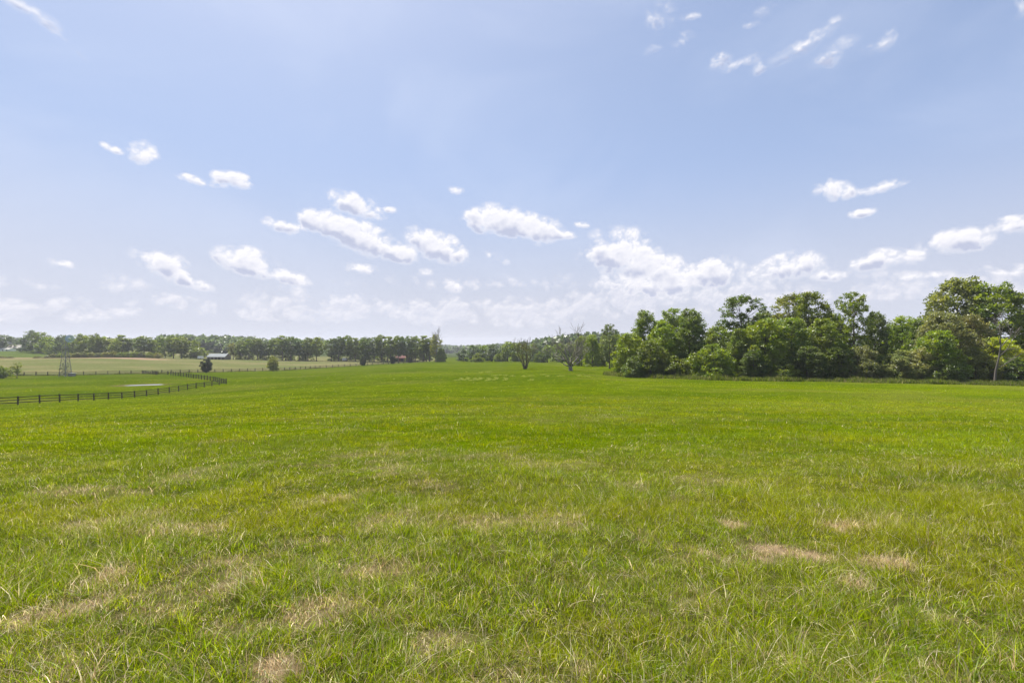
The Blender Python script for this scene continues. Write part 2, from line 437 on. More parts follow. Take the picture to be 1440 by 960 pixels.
def ground_colour(X, Y):
    g1 = np.array([.074, .115, .0012]); g2 = np.array([.114, .153, .0015]); g3 = np.array([.150, .160, .022])
    straw = np.array([.30, .22, .13]); tan = np.array([.235, .215, .088]); tan2 = np.array([.17, .185, .06]); pink = np.array([.40, .27, .17])
    a = fbm(X*.035, Y*.075, 51, 4); b = fbm(X*.25, Y*.45, 61, 4)
    m = sstep(a*.6+b*.4, .34, .66)[..., None]
    c = g1*(1-m)+g2*m
    m3 = (sstep(fbm(X*.05+9, Y*.11, 81, 3), .52, .75)*.55)[..., None]
    c = c*(1-m3)+g3*m3
    # close by, the blades themselves are modelled: brown thatch and soil between them, darkened to read as shadowed gaps
    th = (sstep(Y, 13, 4.5)*.72)[..., None]; c = c*(1-th)+np.array([.045, .042, .016])*th
    d = dryness(X, Y)[..., None]
    c = c*(1-d)+straw*d
    # beyond the long fence: rougher hay field
    t = CX+F*X/np.maximum(Y, 1e-3)
    fz = np.interp(t, ff_px, ff_z)
    bey = sstep(Y, fz+1, fz+4)*(Y > 50)*sstep(t, 640, 596)
    bey = bey[..., None]
    k = sstep(fbm(X*.03, Y*.05, 91, 4), .35, .65)[..., None]
    c = c*(1-bey)+(tan*k+tan2*(1-k))*bey
    pk = (sstep(Y, 312, 322)*sstep(Y, 346, 336)*sstep(t, 255, 200)*(.55+.45*sstep(t, 60, 110)))[..., None]
    c = c*(1-pk)+pink*pk
    gr = (sstep(Y, 344, 350)*sstep(t, 120, 60))[..., None]
    c = c*(1-gr)+np.array([.11, .15, .03])*gr
    for p in PONDS:
        q = sstep(pond_d(X, Y, p)+(fbm(X*.7, Y*.7, 5, 3)-.5)*.6, 2.0, 1.0)[..., None]*.8
        c = c*(1-q)+np.array([.17, .12, .07])*q
    far = sstep(Y, 480, 620)[..., None]
    return c*(1-far)+np.array([.06, .085, .02])*far

def M_ground():
    m, t, add, out = new_mat('meadow')
    at = add('ShaderNodeAttribute', attribute_name='gcol')
    geo = add('ShaderNodeNewGeometry')
    n1 = add('ShaderNodeTexNoise', inp={'Vector': geo.outputs['Position'], 'Scale': 9., 'Detail': 8., 'Roughness': .75}).outputs['Fac']
    st = add('ShaderNodeVectorMath', operation='MULTIPLY', inp={0: geo.outputs['Position'], 1: (.8, 1.7, 1)}).outputs[0]
    n2 = add('ShaderNodeTexNoise', inp={'Vector': st, 'Scale': .8, 'Detail': 6., 'Roughness': .7}).outputs['Fac']
    v = math_(add, 'MULTIPLY', smooth(add, n1, .25, .75, .62, 1.35), smooth(add, n2, .3, .7, .80, 1.2))
    hs = add('ShaderNodeHueSaturation', inp={'Hue': smooth(add, n2, .3, .7, .492, .508), 'Value': v, 'Color': at.outputs['Color']})
    bp = add('ShaderNodeBump', inp={'Strength': .8, 'Distance': .05, 'Height': n1})
    p = add('ShaderNodeBsdfDiffuse', inp={'Color': hs.outputs[0], 'Roughness': .8, 'Normal': bp.outputs[0]})
    t.links.new(p.outputs[0], out.inputs[0])
    return m

def build_ground():
    def axis(lo, hi, s, du):
        u = np.arange(math.asinh(lo/s), math.asinh(hi/s)+du, du); return s*np.sinh(u)
    xs = axis(-3500, 3500, 4.0, .022); ys = axis(-3500, 3500, 5.0, .016)
    X, Y = np.meshgrid(xs, ys); H = height_f(X, Y)
    V = np.stack([X.ravel(), Y.ravel(), H.ravel()], -1)
    nx, ny = len(xs), len(ys); i = np.arange(nx*ny).reshape(ny, nx)
    Fq = np.stack([i[:-1, :-1].ravel(), i[:-1, 1:].ravel(), i[1:, 1:].ravel(), i[1:, :-1].ravel()], -1)
    c = ground_colour(X.ravel(), Y.ravel())
    me = mesh_np('ground', V, [Fq], M_ground(), {'gcol': ('POINT', 'FLOAT_COLOR', c)}, True)
    link('ground', me, kind='structure', label='wide green hay meadow sloping down from the camera')
    print('ground verts', len(V), 'zmin', V[:, 2].min(), 'zmax', V[:, 2].max())
    return V[:, 2].min(), V[:, 2].max()
ZMIN, ZMAX = build_ground()
TERR = None

# water
def water_mat():
    m, t, add, out = new_mat('pond_water')
    tc = add('ShaderNodeTexCoord')
    n = add('ShaderNodeTexNoise', inp={'Vector': tc.outputs['Object'], 'Scale': 3., 'Detail': 3.}).outputs['Fac']
    b = add('ShaderNodeBump', inp={'Strength': .15, 'Distance': .02, 'Height': n})
    p = add('ShaderNodeBsdfPrincipled', inp={'Base Color': (.10, .085, .06, 1), 'Roughness': .05, 'IOR': 1.33, 'Normal': b.outputs[0]})
    t.links.new(p.outputs[0], out.inputs[0]); return m
Mw = water_mat()
for i, (p, z) in enumerate(zip(PONDS, PONDZ)):
    n = 40; V = []
    for k in range(n):
        a = 2*math.pi*k/n; x, y = math.cos(a)*p[2]*1.15, math.sin(a)*p[3]*1.15
        c, s = math.cos(p[4]), math.sin(p[4]); V.append((p[0]+x*c-y*s, p[1]+x*s+y*c, z-.01))
    me = bpy.data.meshes.new('water'); me.from_pydata(V, [], [tuple(range(n))]); me.materials.append(Mw)
    link('water', me, kind='structure', label=['shallow farm pond shining in the paddock', 'small puddle left of the pond'][i])

# ------------------------------------------------------------------ grass
def build_grass():
    m, t, add, out = new_mat('grass_blade')
    at = add('ShaderNodeAttribute', attribute_name='bcol')
    d = add('ShaderNodeBsdfDiffuse', inp={'Color': at.outputs['Color']})
    hs = add('ShaderNodeHueSaturation', inp={'Hue': .495, 'Saturation': 1.1, 'Value': 1.4, 'Color': at.outputs['Color']})
    tr = add('ShaderNodeBsdfTranslucent', inp={'Color': hs.outputs[0]})
    mx = add('ShaderNodeMixShader', inp={0: .50, 1: d.outputs[0], 2: tr.outputs[0]})
    gl = add('ShaderNodeBsdfGlossy', inp={'Color': (1, 1, 1, 1), 'Roughness': .38})
    mx2 = add('ShaderNodeMixShader', inp={0: .012, 1: mx.outputs[0], 2: gl.outputs[0]})
    t.links.new(mx2.outputs[0], out.inputs[0])
    r = np.random.default_rng(11)
    pal = np.array([[.140, .208, .001], [.178, .242, .001], [.230, .278, .001], [.070, .130, .002], [.285, .300, .004], [.13, .19, .02]])
    dryp = np.array([[.56, .45, .28], [.44, .32, .18], [.70, .61, .43], [.26, .18, .09], [.46, .42, .18]])

    def blades(nt, per, z0, z1, expo, segs, hmul=1.0, kind='grass'):
        # tufts
        e = 2-expo
        u = r.random(nt); Z = (z0**e+u*(z1**e-z0**e))**(1/e)
        X = (r.random(nt)*2-1)*(1.1*Z+1.5)
        N = nt*per
        tuft = np.repeat(np.arange(nt), per)
        dist = np.hypot(X, Z)[tuft]
        far = np.clip(Z[tuft]/6, 1, None)
        spread = .035*far**.8
        bx = X[tuft]+r.normal(size=N)*spread; by = Z[tuft]+r.normal(size=N)*spread
        dry = dryness(bx, by)
        lush = fbm(bx*1.3, by*1.3, 101, 3)
        tall = sstep(fbm(X*.8, Z*.8, 111, 3), .45, .75)
        H = (.045+.082*r.random(N)**1.2)*(.65+.9*lush)*(1-.38*dry)*(.8+.7*tall[tuft])*(.7+.6*r.random(nt)[tuft])*hmul
        H *= np.interp(Z[tuft], [2, 10, 40, 100], [1, 1, 1.0, 1.1])
        W = (.0019+.0022*r.random(N))*(1+.9*(r.random(nt)[tuft] > .82))*far**.80
        W = np.minimum(W, .075)
        if kind == 'straw': W *= .5
        az = r.random(N)*2*np.pi
        taz = r.random(nt)*2*np.pi
        lean = .35+1.15*r.random(N)**1.2
        if kind == 'straw': lean = .7+1.0*r.random(N); H *= 1.5
        dx = np.cos(az)*.75+np.cos(taz)[tuft]*.6; dy = np.sin(az)*.75+np.sin(taz)[tuft]*.6
        wa = r.random(N)*np.pi; wx, wy = np.cos(wa), np.sin(wa)
        # colour
        cidx = r.integers(0, len(pal), nt)[tuft]
        c = pal[cidx]*.55+pal[r.integers(0, len(pal), N)]*.45
        big = sstep(fbm(bx*.035, by*.075, 51, 4)*.6+fbm(bx*.25, by*.45, 61, 4)*.4, .34, .66)[:, None]
        c = c*(.82+.36*big)
        yel = sstep(fbm(bx*.5, by*.5, 131, 3), .42, .68)[:, None]
        c = c*(1-yel*.5)+np.array([.285, .285, .002])*yel*.5
        isdry = r.random(N) < (np.interp(by, [2, 6, 14, 40], [.15, .08, .025, .01])+.8*dry**1.1 if kind == 'grass' else .93)
        c[isdry] = dryp[r.integers(0, len(dryp), isdry.sum())]
        c *= (.50+1.25*r.random(N)**1.4)[:, None]*(.72+.5*r.random(nt)[tuft])[:, None]
        bz = height_f(bx, by)-.01
        rows = []
        for s in range(segs+1):
            q = s/segs
            w = W*(1-q**1.6)*.5 if s < segs else None
            off = H*lean*q**1.8
            zz = bz+H*q*np.sqrt(np.clip(1-.36*np.minimum(lean, 1.5)**2*q, .12, 1))
            if kind == 'straw': zz = bz+.015+H*.35*np.sin(q*2.2+.1)
            px, py = bx+dx*off, by+dy*off
            if s < segs:
                rows.append(np.stack([px-wx*w, py-wy*w, zz], -1)); rows.append(np.stack([px+wx*w, py+wy*w, zz], -1))
            else: rows.append(np.stack([px, py, zz], -1))
        V = np.stack(rows, 1); k = V.shape[1]
        base = (np.arange(N)*k)[:, None]
        quads = [base+np.array([[2*s, 2*s+1, 2*s+3, 2*s+2]]) for s in range(segs-1)]
        tri = base+np.array([[2*segs-2, 2*segs-1, 2*segs]])
        return V.reshape(-1, 3), (np.concatenate(quads) if quads else np.zeros((0, 4), int)), tri, np.repeat(c, k, 0)
    def swaths():
        # pale curls of cut grass left by a mower turning in mid field
        P = []
        for i, px in enumerate([640, 650, 660, 668, 680, 690, 704]):
            X, Z = ray_ground(px, 533.5-(i % 2)*.6)
            for q in np.linspace(-1.1, 1.1, 26): P.append((X+1.3*math.cos(q), Z+5.5*math.sin(q)))
        for px, py in [(697, 528), (704, 527.5), (711, 528), (722, 529), (735, 529.5), (747, 528.5), (748, 534), (765, 527), (771, 529), (788, 529), (823, 529), (815, 528.5), (676, 524), (656, 523), (687, 523)]:
            X, Z = ray_ground(px, py)
            for q in range(7): P.append((X+r.normal()*.35, Z+r.normal()*1.2))
        P = np.repeat(np.array(P), 8, 0); N = len(P)
        bx = P[:, 0]+r.normal(size=N)*.14; by = P[:, 1]+r.normal(size=N)*.35; bz = height_f(bx, by)
        a = r.random(N)*6.28; H = .16+.12*r.random(N); dx, dy = np.cos(a)*.08, np.sin(a)*.08
        V = np.stack([np.stack([bx-dy*.7, by+dx*.7, bz], -1), np.stack([bx+dy*.7, by-dx*.7, bz], -1), np.stack([bx+dx, by+dy, bz+H], -1)], 1).reshape(-1, 3)
        c = np.array([.27, .30, .07])*(.8+.4*r.random(N))[:, None]
        return V, np.zeros((0, 4), int), np.arange(N*3).reshape(N, 3), np.repeat(c, 3, 0)
    sets = [blades(17000, 17, 1.9, 7, 1.5, 3), blades(52000, 11, 5, 48, 1.8, 2), blades(52000, 5, 28, 170, 1.8, 1, 1.0),
            blades(420, 22, 2.0, 9, 1.5, 3, 1.7), blades(9000, 4, 1.9, 12, 1.6, 3, 1.1, 'straw'), swaths()]
    V = []; Q = []; T = []; C_ = []; b = 0
    for v, q, tt, c in sets:
        V.append(v); Q.append(q+b); T.append(tt+b); C_.append(c); b += len(v)
    print('grass verts', b)
    me = mesh_np('grass', np.concatenate(V), [np.concatenate(Q), np.concatenate(T)], m, {'bcol': ('POINT', 'FLOAT_COLOR', np.concatenate(C_))})
    link('grass', me, kind='stuff', label='ankle-high meadow grass, green mixed with dry straw', category='grass')
build_grass()

def rough_grass(name, label, lines, seed, n, h, cols):
    r = np.random.default_rng(seed); V = []; Cc = []
    for (pts, depth) in lines:
        pts = np.array(pts, float); t = r.random(n)*(len(pts)-1); i = np.minimum(t.astype(int), len(pts)-2); f = (t-i)
        px = pts[i, 0]*(1-f)+pts[i+1, 0]*f; Z = pts[i, 1]*(1-f)+pts[i+1, 1]*f+(r.random(n)-.5)*depth
        X = (px-CX)/F*Z
        cl = fbm(X*.5, Z*.5, seed+3, 3)
        k = 6
        bx = np.repeat(X, k)+r.normal(size=n*k)*.16; by = np.repeat(Z, k)+r.normal(size=n*k)*.16; N = n*k
        H = h*(.35+1.1*np.repeat(np.clip(cl*2-.55, 0, 1.2), k))*(.5+.8*r.random(N)); a = r.random(N)*6.28; w = .035+.04*r.random(N)
        dx, dy = np.cos(a), np.sin(a); l = .1+.5*r.random(N); la = r.random(N)*6.28; bz = height_f(bx, by)-.02
        V.append(np.stack([np.stack([bx-dx*w, by-dy*w, bz], -1), np.stack([bx+dx*w, by+dy*w, bz], -1), np.stack([bx+np.cos(la)*l*H, by+np.sin(la)*l*H, bz+H], -1)], 1).reshape(-1, 3))
        c = np.array(cols)[r.integers(0, len(cols), N)]*(.7+.6*r.random(N))[:, None]; Cc.append(np.repeat(c, 3, 0))
    V = np.concatenate(V); me = mesh_np(name, V, [np.arange(len(V)).reshape(-1, 3)], bpy.data.materials['grass_blade'], {'bcol': ('POINT', 'FLOAT_COLOR', np.concatenate(Cc))})
    link(name, me, kind='stuff', label=label, category='grass')
rough_grass('tall_grass', 'unmown grass and weeds along the foot of the right-hand wood', [([(850, 116), (880, 108), (1000, 98.5), (1140, 96), (1300, 91), (1440, 88), (1530, 87)], 4.0)], 5, 9000, .75,
            [[.10, .14, .02], [.16, .19, .04], [.07, .10, .015], [.26, .24, .11], [.13, .18, .015]])
rough_grass('tall_grass', 'unmown weeds growing under the long fence', [(FAR_FENCE, 1.4)], 6, 3200, .45, [[.10, .12, .03], [.15, .15, .05], [.07, .09, .02], [.20, .18, .08]])

# ------------------------------------------------------------------ trees
def width_fn(shape, t):
    if shape == 'round': return np.where(t < .4, .88+.3*t, 1.0)*np.clip(1-np.clip((t-.3)/.72, 0, 1)**2.2, 0, 1)**.55
    if shape == 'ball': return np.sqrt(np.clip(1-(2*t-1)**2, 0, 1))**.8
    if shape == 'dome': return np.clip(1-t**2.2, 0, 1)**.55*np.interp(t, [0, .12, .3], [.80, .95, 1])
    if shape == 'egg': return np.clip(1-t**1.7, 0, 1)**.7*np.interp(t, [0, .15, .3], [.5, .9, 1])
    if shape == 'vase': return np.interp(t, [0, .15, .45, .75, .92, 1], [.42, .65, 1, .88, .62, .28])
    if shape == 'full': return np.interp(t, [0, .1, .35, .65, .88, 1], [.98, 1.0, .97, .82, .56, .22])

def crown_mesh(name, seed, H, W, z0, shape, lobes, lr, puffs, leaves, leaf, pr=.5, flat=.75, hole=.12):
    r = np.random.default_rng(seed)
    ch = H-z0
    # asymmetric envelope: crown radius varies with bearing
    ph = r.random(4)*6.28
    def asym(a, t): return 1+.18*np.sin(a+ph[0])+.13*np.sin(2*a+ph[1]+3*t)+.10*np.sin(3*a+ph[2]-4*t)
    L = []
    for i in range(lobes):
        t = (i+.5)/lobes+r.normal()*.05; t = min(max(t, .02), .985)
        a = i*2.399+r.normal()*.5; w = width_fn(shape, t)
        rr = w*(.40+.56*r.random()**.55)*asym(a, t)
        rad = lr*(.7+.6*r.random())*(.65+.35*w)
        cz = z0+t*(ch-rad*.7)
        L.append((math.cos(a)*rr*(W/2-rad*.5), math.sin(a)*rr*(W/2-rad*.5), max(cz, rad*.45), rad))
    L = np.array(L)
    # puffs on the shell of each lobe
    PC = []; PN = []; PV = []
    for (x, y, z, rad) in L:
        n = max(6, int(puffs*(rad/lr)**1.6))
        d = r.normal(size=(n, 3)); d /= np.linalg.norm(d, axis=1)[:, None]
        keep = r.random(n) > np.where(d[:, 2] < -.45, .6, hole); d = d[keep]; n = len(d)
        rr = rad*(.55+.5*r.random(n)**.6)[:, None]
        PC.append(np.array([x, y, z])+d*rr*np.array([1, 1, flat])); PN.append(d); PV.append(np.full(n, r.random())*.35+r.random(n)*.35)
    PC = np.concatenate(PC); PN = np.concatenate(PN); PV = np.concatenate(PV)
    k = leaves; N = len(PC)*k
    idx = np.repeat(np.arange(len(PC)), k)
    off = r.normal(size=(N, 3))*pr*np.array([.62, .62, .40])
    C = PC[idx]+off
    C[:, 2] = np.maximum(C[:, 2], .08)
    nrm = PN[idx]*.55+r.normal(size=(N, 3))*.75+np.array([0, 0, .45]); nrm /= np.linalg.norm(nrm, axis=1)[:, None]
    t1 = np.cross(nrm, r.normal(size=(N, 3))); t1 /= np.linalg.norm(t1, axis=1)[:, None]; t2 = np.cross(nrm, t1)
    s = leaf*(.6+.8*r.random(N))[:, None]
    V = np.stack([C+t1*s*.62, C+t2*s*.36, C-t1*s*.62, C-t2*s*.36], 1).reshape(-1, 3)
    Fq = np.arange(N*4).reshape(N, 4)
    var = np.clip(PV[idx]+r.random(N)*.4-.05, 0, 1)
    me = mesh_np(name, V, [Fq], M_leaf, {'var': ('FACE', 'FLOAT', var)})
    return me, L

def trunk_mesh(name, seed, H, z0, L, rad, mat, nlimb=16, lean=.0, stems=1):
    r = random.Random(seed); g = Geo()
    for s in range(stems):
        ox = 0 if stems == 1 else r.uniform(-.3, .3); ex = 0 if stems == 1 else r.uniform(-1.5, 1.5)
        top = H*.82 if s == 0 else H*.62; P = []; Rr = []
        n = 9
        for i in range(n):
            t = i/(n-1); P.append((ox+ex*t+math.sin(t*4+seed)*.18*t+lean*t*H, math.sin(t*3+seed*2)*.2*t, -.25+t*(top+.25)))
            Rr.append(rad*(1.35 if i == 0 else 1)*(1-t)**.8*.95+.03)
        g.tube(P, Rr, 8)
    order = sorted(range(len(L)), key=lambda i: L[i][2])
    pick = order if len(order) <= nlimb else [order[int(i*len(order)/nlimb)] for i in range(nlimb)]
    for i in pick:
        x, y, z, _ = L[i]; zs = max(z0*.55, min(z-.3*math.hypot(x, y)-.5, H*.7)); t = max(0, min(1, zs/(H*.82)))
        if zs < .3: zs = .3
        a = Vector((math.sin(t*4+seed)*.18*t+lean*t*H, math.sin(t*3+seed*2)*.2*t, zs)); b = Vector((x, y, z))
        m = a.lerp(b, .5)+Vector((r.uniform(-.3, .3), r.uniform(-.3, .3), -.12*(b-a).length+r.uniform(0, .5)))
        rr = rad*.36*(1-t)**.6+.03
        g.tube([a, a.lerp(m, .5)+Vector((0, 0, -.05)), m, m.lerp(b, .55)+Vector((r.uniform(-.2, .2), r.uniform(-.2, .2), .1)), b], [rr, rr*.85, rr*.65, rr*.4, rr*.15+.01], 5)
        for q in range(2):
            e = b+Vector((r.uniform(-1, 1), r.uniform(-1, 1), r.uniform(-.2, 1.1)))
            g.tube([m, m.lerp(e, .5)+Vector((0, 0, .1)), e], [rr*.4, rr*.25, .012], 4)
    return g.mesh(name, mat, True)

PROTO = {}
def proto(key, seed, H, W, z0, shape, lobes, lr, puffs, leaves, leaf, pr=.5, trunk=.25, hole=.12, mat=None, nlimb=16, flat=.75):
    cm, L = crown_mesh('crown', seed, H, W, z0, shape, lobes, lr, puffs, leaves, leaf, pr, flat, hole)
    tm = trunk_mesh('trunk', seed, H, z0, L, trunk, mat or M_bark, nlimb)
    PROTO.setdefault(key, []).append((cm, tm, H, W))
for s in (1, 2, 3): proto('open', s, 18, 9.5, 3.0, 'vase', 120, .80, 13, 16, .26, .34, .30, .22, nlimb=34, flat=1.0)
for s in (4, 5, 6): proto('full', s, 16, 10, .6, 'full', 150, 1.0, 15, 17, .27, .38, .28, .10, flat=1.0)
for s in (7, 8): proto('round', s, 13, 10, .7, 'round', 120, 1.0, 15, 17, .27, .38, .25, .10, flat=1.0)
for s in (9, 10): proto('mound', s, 7, 10, 0, 'dome', 80, .85, 15, 18, .25, .34, .16, .05, flat=.9)
for s in (11, 12): proto('bush', s, 3.2, 4.2, 0, 'dome', 26, .62, 20, 14, .20, .25, .08, .05, nlimb=8)
for s in (13, 14, 15, 16): proto('row', s, 18, 9.5, 4.2, 'vase', 34, 1.5, 14, 12, .62, .60, .28, .22, nlimb=12)
for s in (17, 18, 19): proto('farfull', s, 15, 11, .8, 'round', 34, 1.7, 14, 12, .62, .65, .28, .12, nlimb=8)
proto('cedar', 21, 4.8, 4.0, .45, 'ball', 80, .50, 22, 16, .14, .20, .10, .02, nlimb=6)
proto('pear', 22, 6.0, 5.2, .6, 'full', 50, .62, 20, 16, .20, .26, .12, .12, nlimb=10)
proto('sapling', 23, 4.6, 2.6, 1.4, 'ball', 16, .5, 14, 10, .18, .22, .07, .30, nlimb=10)

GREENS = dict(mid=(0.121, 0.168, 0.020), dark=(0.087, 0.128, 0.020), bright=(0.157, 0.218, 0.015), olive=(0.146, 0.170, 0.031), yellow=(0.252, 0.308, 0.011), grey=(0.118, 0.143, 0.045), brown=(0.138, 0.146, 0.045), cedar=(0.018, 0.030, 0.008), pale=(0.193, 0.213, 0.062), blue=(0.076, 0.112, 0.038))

def tree(key, name, px, Z, top, wpx, tint, label, cat='tree', group=None, base=None, depth=1.0, rz=None, var=None):
    v = PROTO[key]; i = (random.randrange(len(v)) if var is None else var % len(v)); cm, tm, H, W = v[i]
    X, Y, z = place(px, Z)
    Hn = (CY-top)/F*Z+EYE-z; Wn = wpx/F*Z
    o = empty(name, (X, Y, z-.05), label, cat, group, rz if rz is not None else random.uniform(0, 6.28), (Wn/W, Wn/W*depth, Hn/H))
    t = link('trunk', tm, o)
    c = link('crown', cm, o)
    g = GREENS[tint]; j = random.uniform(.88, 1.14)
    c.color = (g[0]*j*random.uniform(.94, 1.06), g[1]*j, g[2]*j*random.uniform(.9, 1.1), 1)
    return o

G1 = 'trees of the wood edge right of the meadow'
NEAR = [
 ('round','oak_tree',884,114,468,52,'bright','bright green rounded tree at the left end of the right-hand wood'),
 ('full','oak_tree',906,123,436,48,'mid','tall grey-green tree rising behind the left end of the wood'),
 ('full','maple_tree',932,113,452,50,'bright','light green mid-height tree between the first two tall crowns of the wood'),
 ('open','oak_tree',944,126,433,50,'mid','loose-topped tree in the back row left of the dip in the wood'),
 ('full','maple_tree',970,111,434,58,'dark','dark dense tree just left of the dip in the wood edge'),
 ('round','maple_tree',915,108,478,46,'mid','low leafy tree at the foot of the left trees of the wood'),
 ('mound','shrub',1004,103,484,70,'bright','bright green rounded shrub bulging from the wood edge beside the dip'),
 ('full','maple_tree',1010,122,458,60,'mid','lower green tree filling the dip in the wood skyline'),
 ('open','oak_tree',1042,112,414,66,'dark','tall dark-stemmed tree with a knobbly top right of the dip'),
 ('full','maple_tree',1040,106,462,44,'mid','mid-height tree under the tall knobbly one'),
 ('round','maple_tree',1076,104,448,66,'bright','round-topped light tree in front of the tall pair'),
 ('open','oak_tree',1112,119,412,62,'olive','left one of two tall domed trees in the middle of the wood'),
 ('full','oak_tree',1138,114,411,66,'mid','right one of two tall domed trees in the middle of the wood'),
 ('round','maple_tree',1112,105,446,64,'mid','broad leafy tree in front of the two tall domes'),
 ('full','maple_tree',1156,105,448,62,'mid','broad green tree left of the tall open crown'),
 ('open','ash_tree',1201,107,410,54,'mid','tall open tree with visible branches and daylight through its crown'),
 ('full','maple_tree',1231,113,438,44,'dark','dark tree leaning out just right of the tall open crown'),
 ('mound','shrub',1212,101,486,60,'brown','brownish low shrub under the tall open tree'),
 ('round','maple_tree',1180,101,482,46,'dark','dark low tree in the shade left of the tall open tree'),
 ('full','willow_tree',1270,118,444,62,'bright','feathery green tree in the low saddle of the wood'),
 ('round','maple_tree',1298,112,448,56,'mid','green tree between the saddle and the large olive crown'),
 ('round','oak_tree',1346,113,391,104,'olive','largest tree of the wood with a high olive crown'),
 ('round','oak_tree',1398,108,399,98,'mid','broad domed tree beside the largest one near the right edge'),
 ('round','hawthorn_tree',1326,101,438,74,'brown','reddish-brown flowering tree in front of the largest crown'),
 ('round','hawthorn_tree',1362,103,442,60,'brown','second reddish-brown tree overlapping the largest crown lower right'),
 ('round','maple_tree',1318,97,464,66,'bright','vivid green rounded tree at the wood edge before the brown ones'),
 ('mound','shrub',1266,99,492,64,'pale','pale dusty-green shrub mass at the foot of the saddle'),
 ('mound','shrub',1296,97,488,48,'pale','pale shrub touching the vivid green tree'),
 ('mound','shrub',1372,96,488,52,'olive','olive shrub left of the leaning dead trunk'),
 ('round','vine_covered_tree',1398,99,474,64,'yellow','yellow-green vine-covered tree behind the leaning dead trunk'),
 ('mound','shrub',1430,94,502,60,'dark','dark shrub in the bottom right corner of the wood'),
 ('round','maple_tree',1446,103,470,60,'yellow','yellow-green tree cut by the right edge of the picture'),
 ('full','oak_tree',1462,108,428,66,'mid','tall tree mostly outside the right edge'),
 ('open','walnut_tree',857,165,455,28,'grey','lone small crown standing above the trees left of the wood'),
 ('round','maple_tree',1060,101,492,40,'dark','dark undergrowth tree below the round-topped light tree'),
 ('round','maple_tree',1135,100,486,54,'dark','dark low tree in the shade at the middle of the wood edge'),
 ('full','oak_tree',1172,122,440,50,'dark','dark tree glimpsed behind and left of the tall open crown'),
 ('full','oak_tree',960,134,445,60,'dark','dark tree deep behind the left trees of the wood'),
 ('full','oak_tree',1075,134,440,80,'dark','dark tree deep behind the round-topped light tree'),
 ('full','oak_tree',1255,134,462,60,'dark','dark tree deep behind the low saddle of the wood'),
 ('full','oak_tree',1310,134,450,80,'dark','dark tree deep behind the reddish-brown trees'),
 ('mound','shrub',893,107,500,40,'dark','dark shrub at the foot of the first tree of the wood'),
 ('mound','shrub',950,107,500,60,'mid','green shrub filling the foot of the wood left of the dip'),
 ('mound','shrub',1095,101,502,60,'mid','green shrub at the foot of the wood below the domed pair'),
 ('mound','shrub',1240,101,500,40,'dark','dark shrub between the tall open tree and the pale shrubs'),
 ('mound','shrub',1335,94,500,50,'mid','green shrub in front of the reddish-brown trees'),
]
for i, (k, nm, px, Z, top, w, tint, lab) in enumerate(NEAR):
    tree(k, nm, px, Z, top, w*1.04, tint, lab, 'shrub' if nm == 'shrub' else 'tree', G1, var=i)

ORD = ['first', 'second', 'third', 'fourth', 'fifth', 'sixth', 'seventh', 'eighth', 'ninth', 'tenth', 'eleventh', 'twelfth', 'thirteenth', 'fourteenth', 'fifteenth', 'sixteenth',
       'seventeenth', 'eighteenth', 'nineteenth', 'twentieth', 'twenty-first', 'twenty-second', 'twenty-third', 'twenty-fourth', 'twenty-fifth', 'twenty-sixth', 'twenty-seventh', 'twenty-eighth']
# green trees behind the dead trees
for i, (px, Z, top, w) in enumerate([(818, 205, 472, 30), (833, 190, 470, 30), (851, 196, 471, 32), (866, 175, 470, 30)]):
    tree('full', 'maple_tree', px, Z, top, w, 'bright' if i % 2 else 'mid', '%s tree from the left in the green clump right of the bigger dead tree' % ORD[i], group='clump right of the bigger dead tree')
# far hedge-wood in the middle
mid = [(652,345,489,16),(666,330,484,20),(680,335,485,18),(692,330,483,18),(706,335,486,18),(714,325,479,20),(728,330,482,18),(742,335,484,20),(756,330,482,18),(770,325,484,18),(786,335,482,20),(800,330,481,18),(812,330,482,18)]
for i, (px, Z, top, w) in enumerate(mid):
    tree('farfull', 'maple_tree', px, Z, top, w*1.25, random.choice(['mid', 'blue', 'mid']), '%s tree from the left in the far hedgerow behind the dead trees' % ORD[i], group='far hedgerow behind the dead trees')
for i, (px, Z, top, w) in enumerate([(672,322,496,18),(700,320,497,16),(726,320,496,16),(758,322,495,18),(790,322,496,18)]):
    tree('mound', 'shrub', px, Z, top, w, 'mid', '%s low shrub from the left at the foot of the far hedgerow' % ORD[i], 'shrub', 'shrubs of the far hedgerow')
# tall row left of centre
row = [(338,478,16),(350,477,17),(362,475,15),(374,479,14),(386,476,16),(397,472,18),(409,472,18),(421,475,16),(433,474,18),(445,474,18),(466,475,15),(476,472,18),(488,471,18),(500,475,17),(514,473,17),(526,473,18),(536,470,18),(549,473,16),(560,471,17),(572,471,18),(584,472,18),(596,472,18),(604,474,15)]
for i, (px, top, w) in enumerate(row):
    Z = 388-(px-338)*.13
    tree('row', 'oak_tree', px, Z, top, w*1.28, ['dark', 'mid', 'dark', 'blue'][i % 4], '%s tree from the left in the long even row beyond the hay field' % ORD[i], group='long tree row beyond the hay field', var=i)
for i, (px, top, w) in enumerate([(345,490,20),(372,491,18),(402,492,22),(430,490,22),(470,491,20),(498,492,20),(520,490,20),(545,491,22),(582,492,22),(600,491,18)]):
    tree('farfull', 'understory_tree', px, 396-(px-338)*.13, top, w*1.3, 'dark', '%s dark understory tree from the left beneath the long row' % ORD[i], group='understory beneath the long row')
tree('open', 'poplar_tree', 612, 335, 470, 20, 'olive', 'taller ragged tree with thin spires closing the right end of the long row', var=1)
tree('mound', 'shrub', 620, 330, 489, 18, 'dark', 'dark shrub at the right end of the long row')
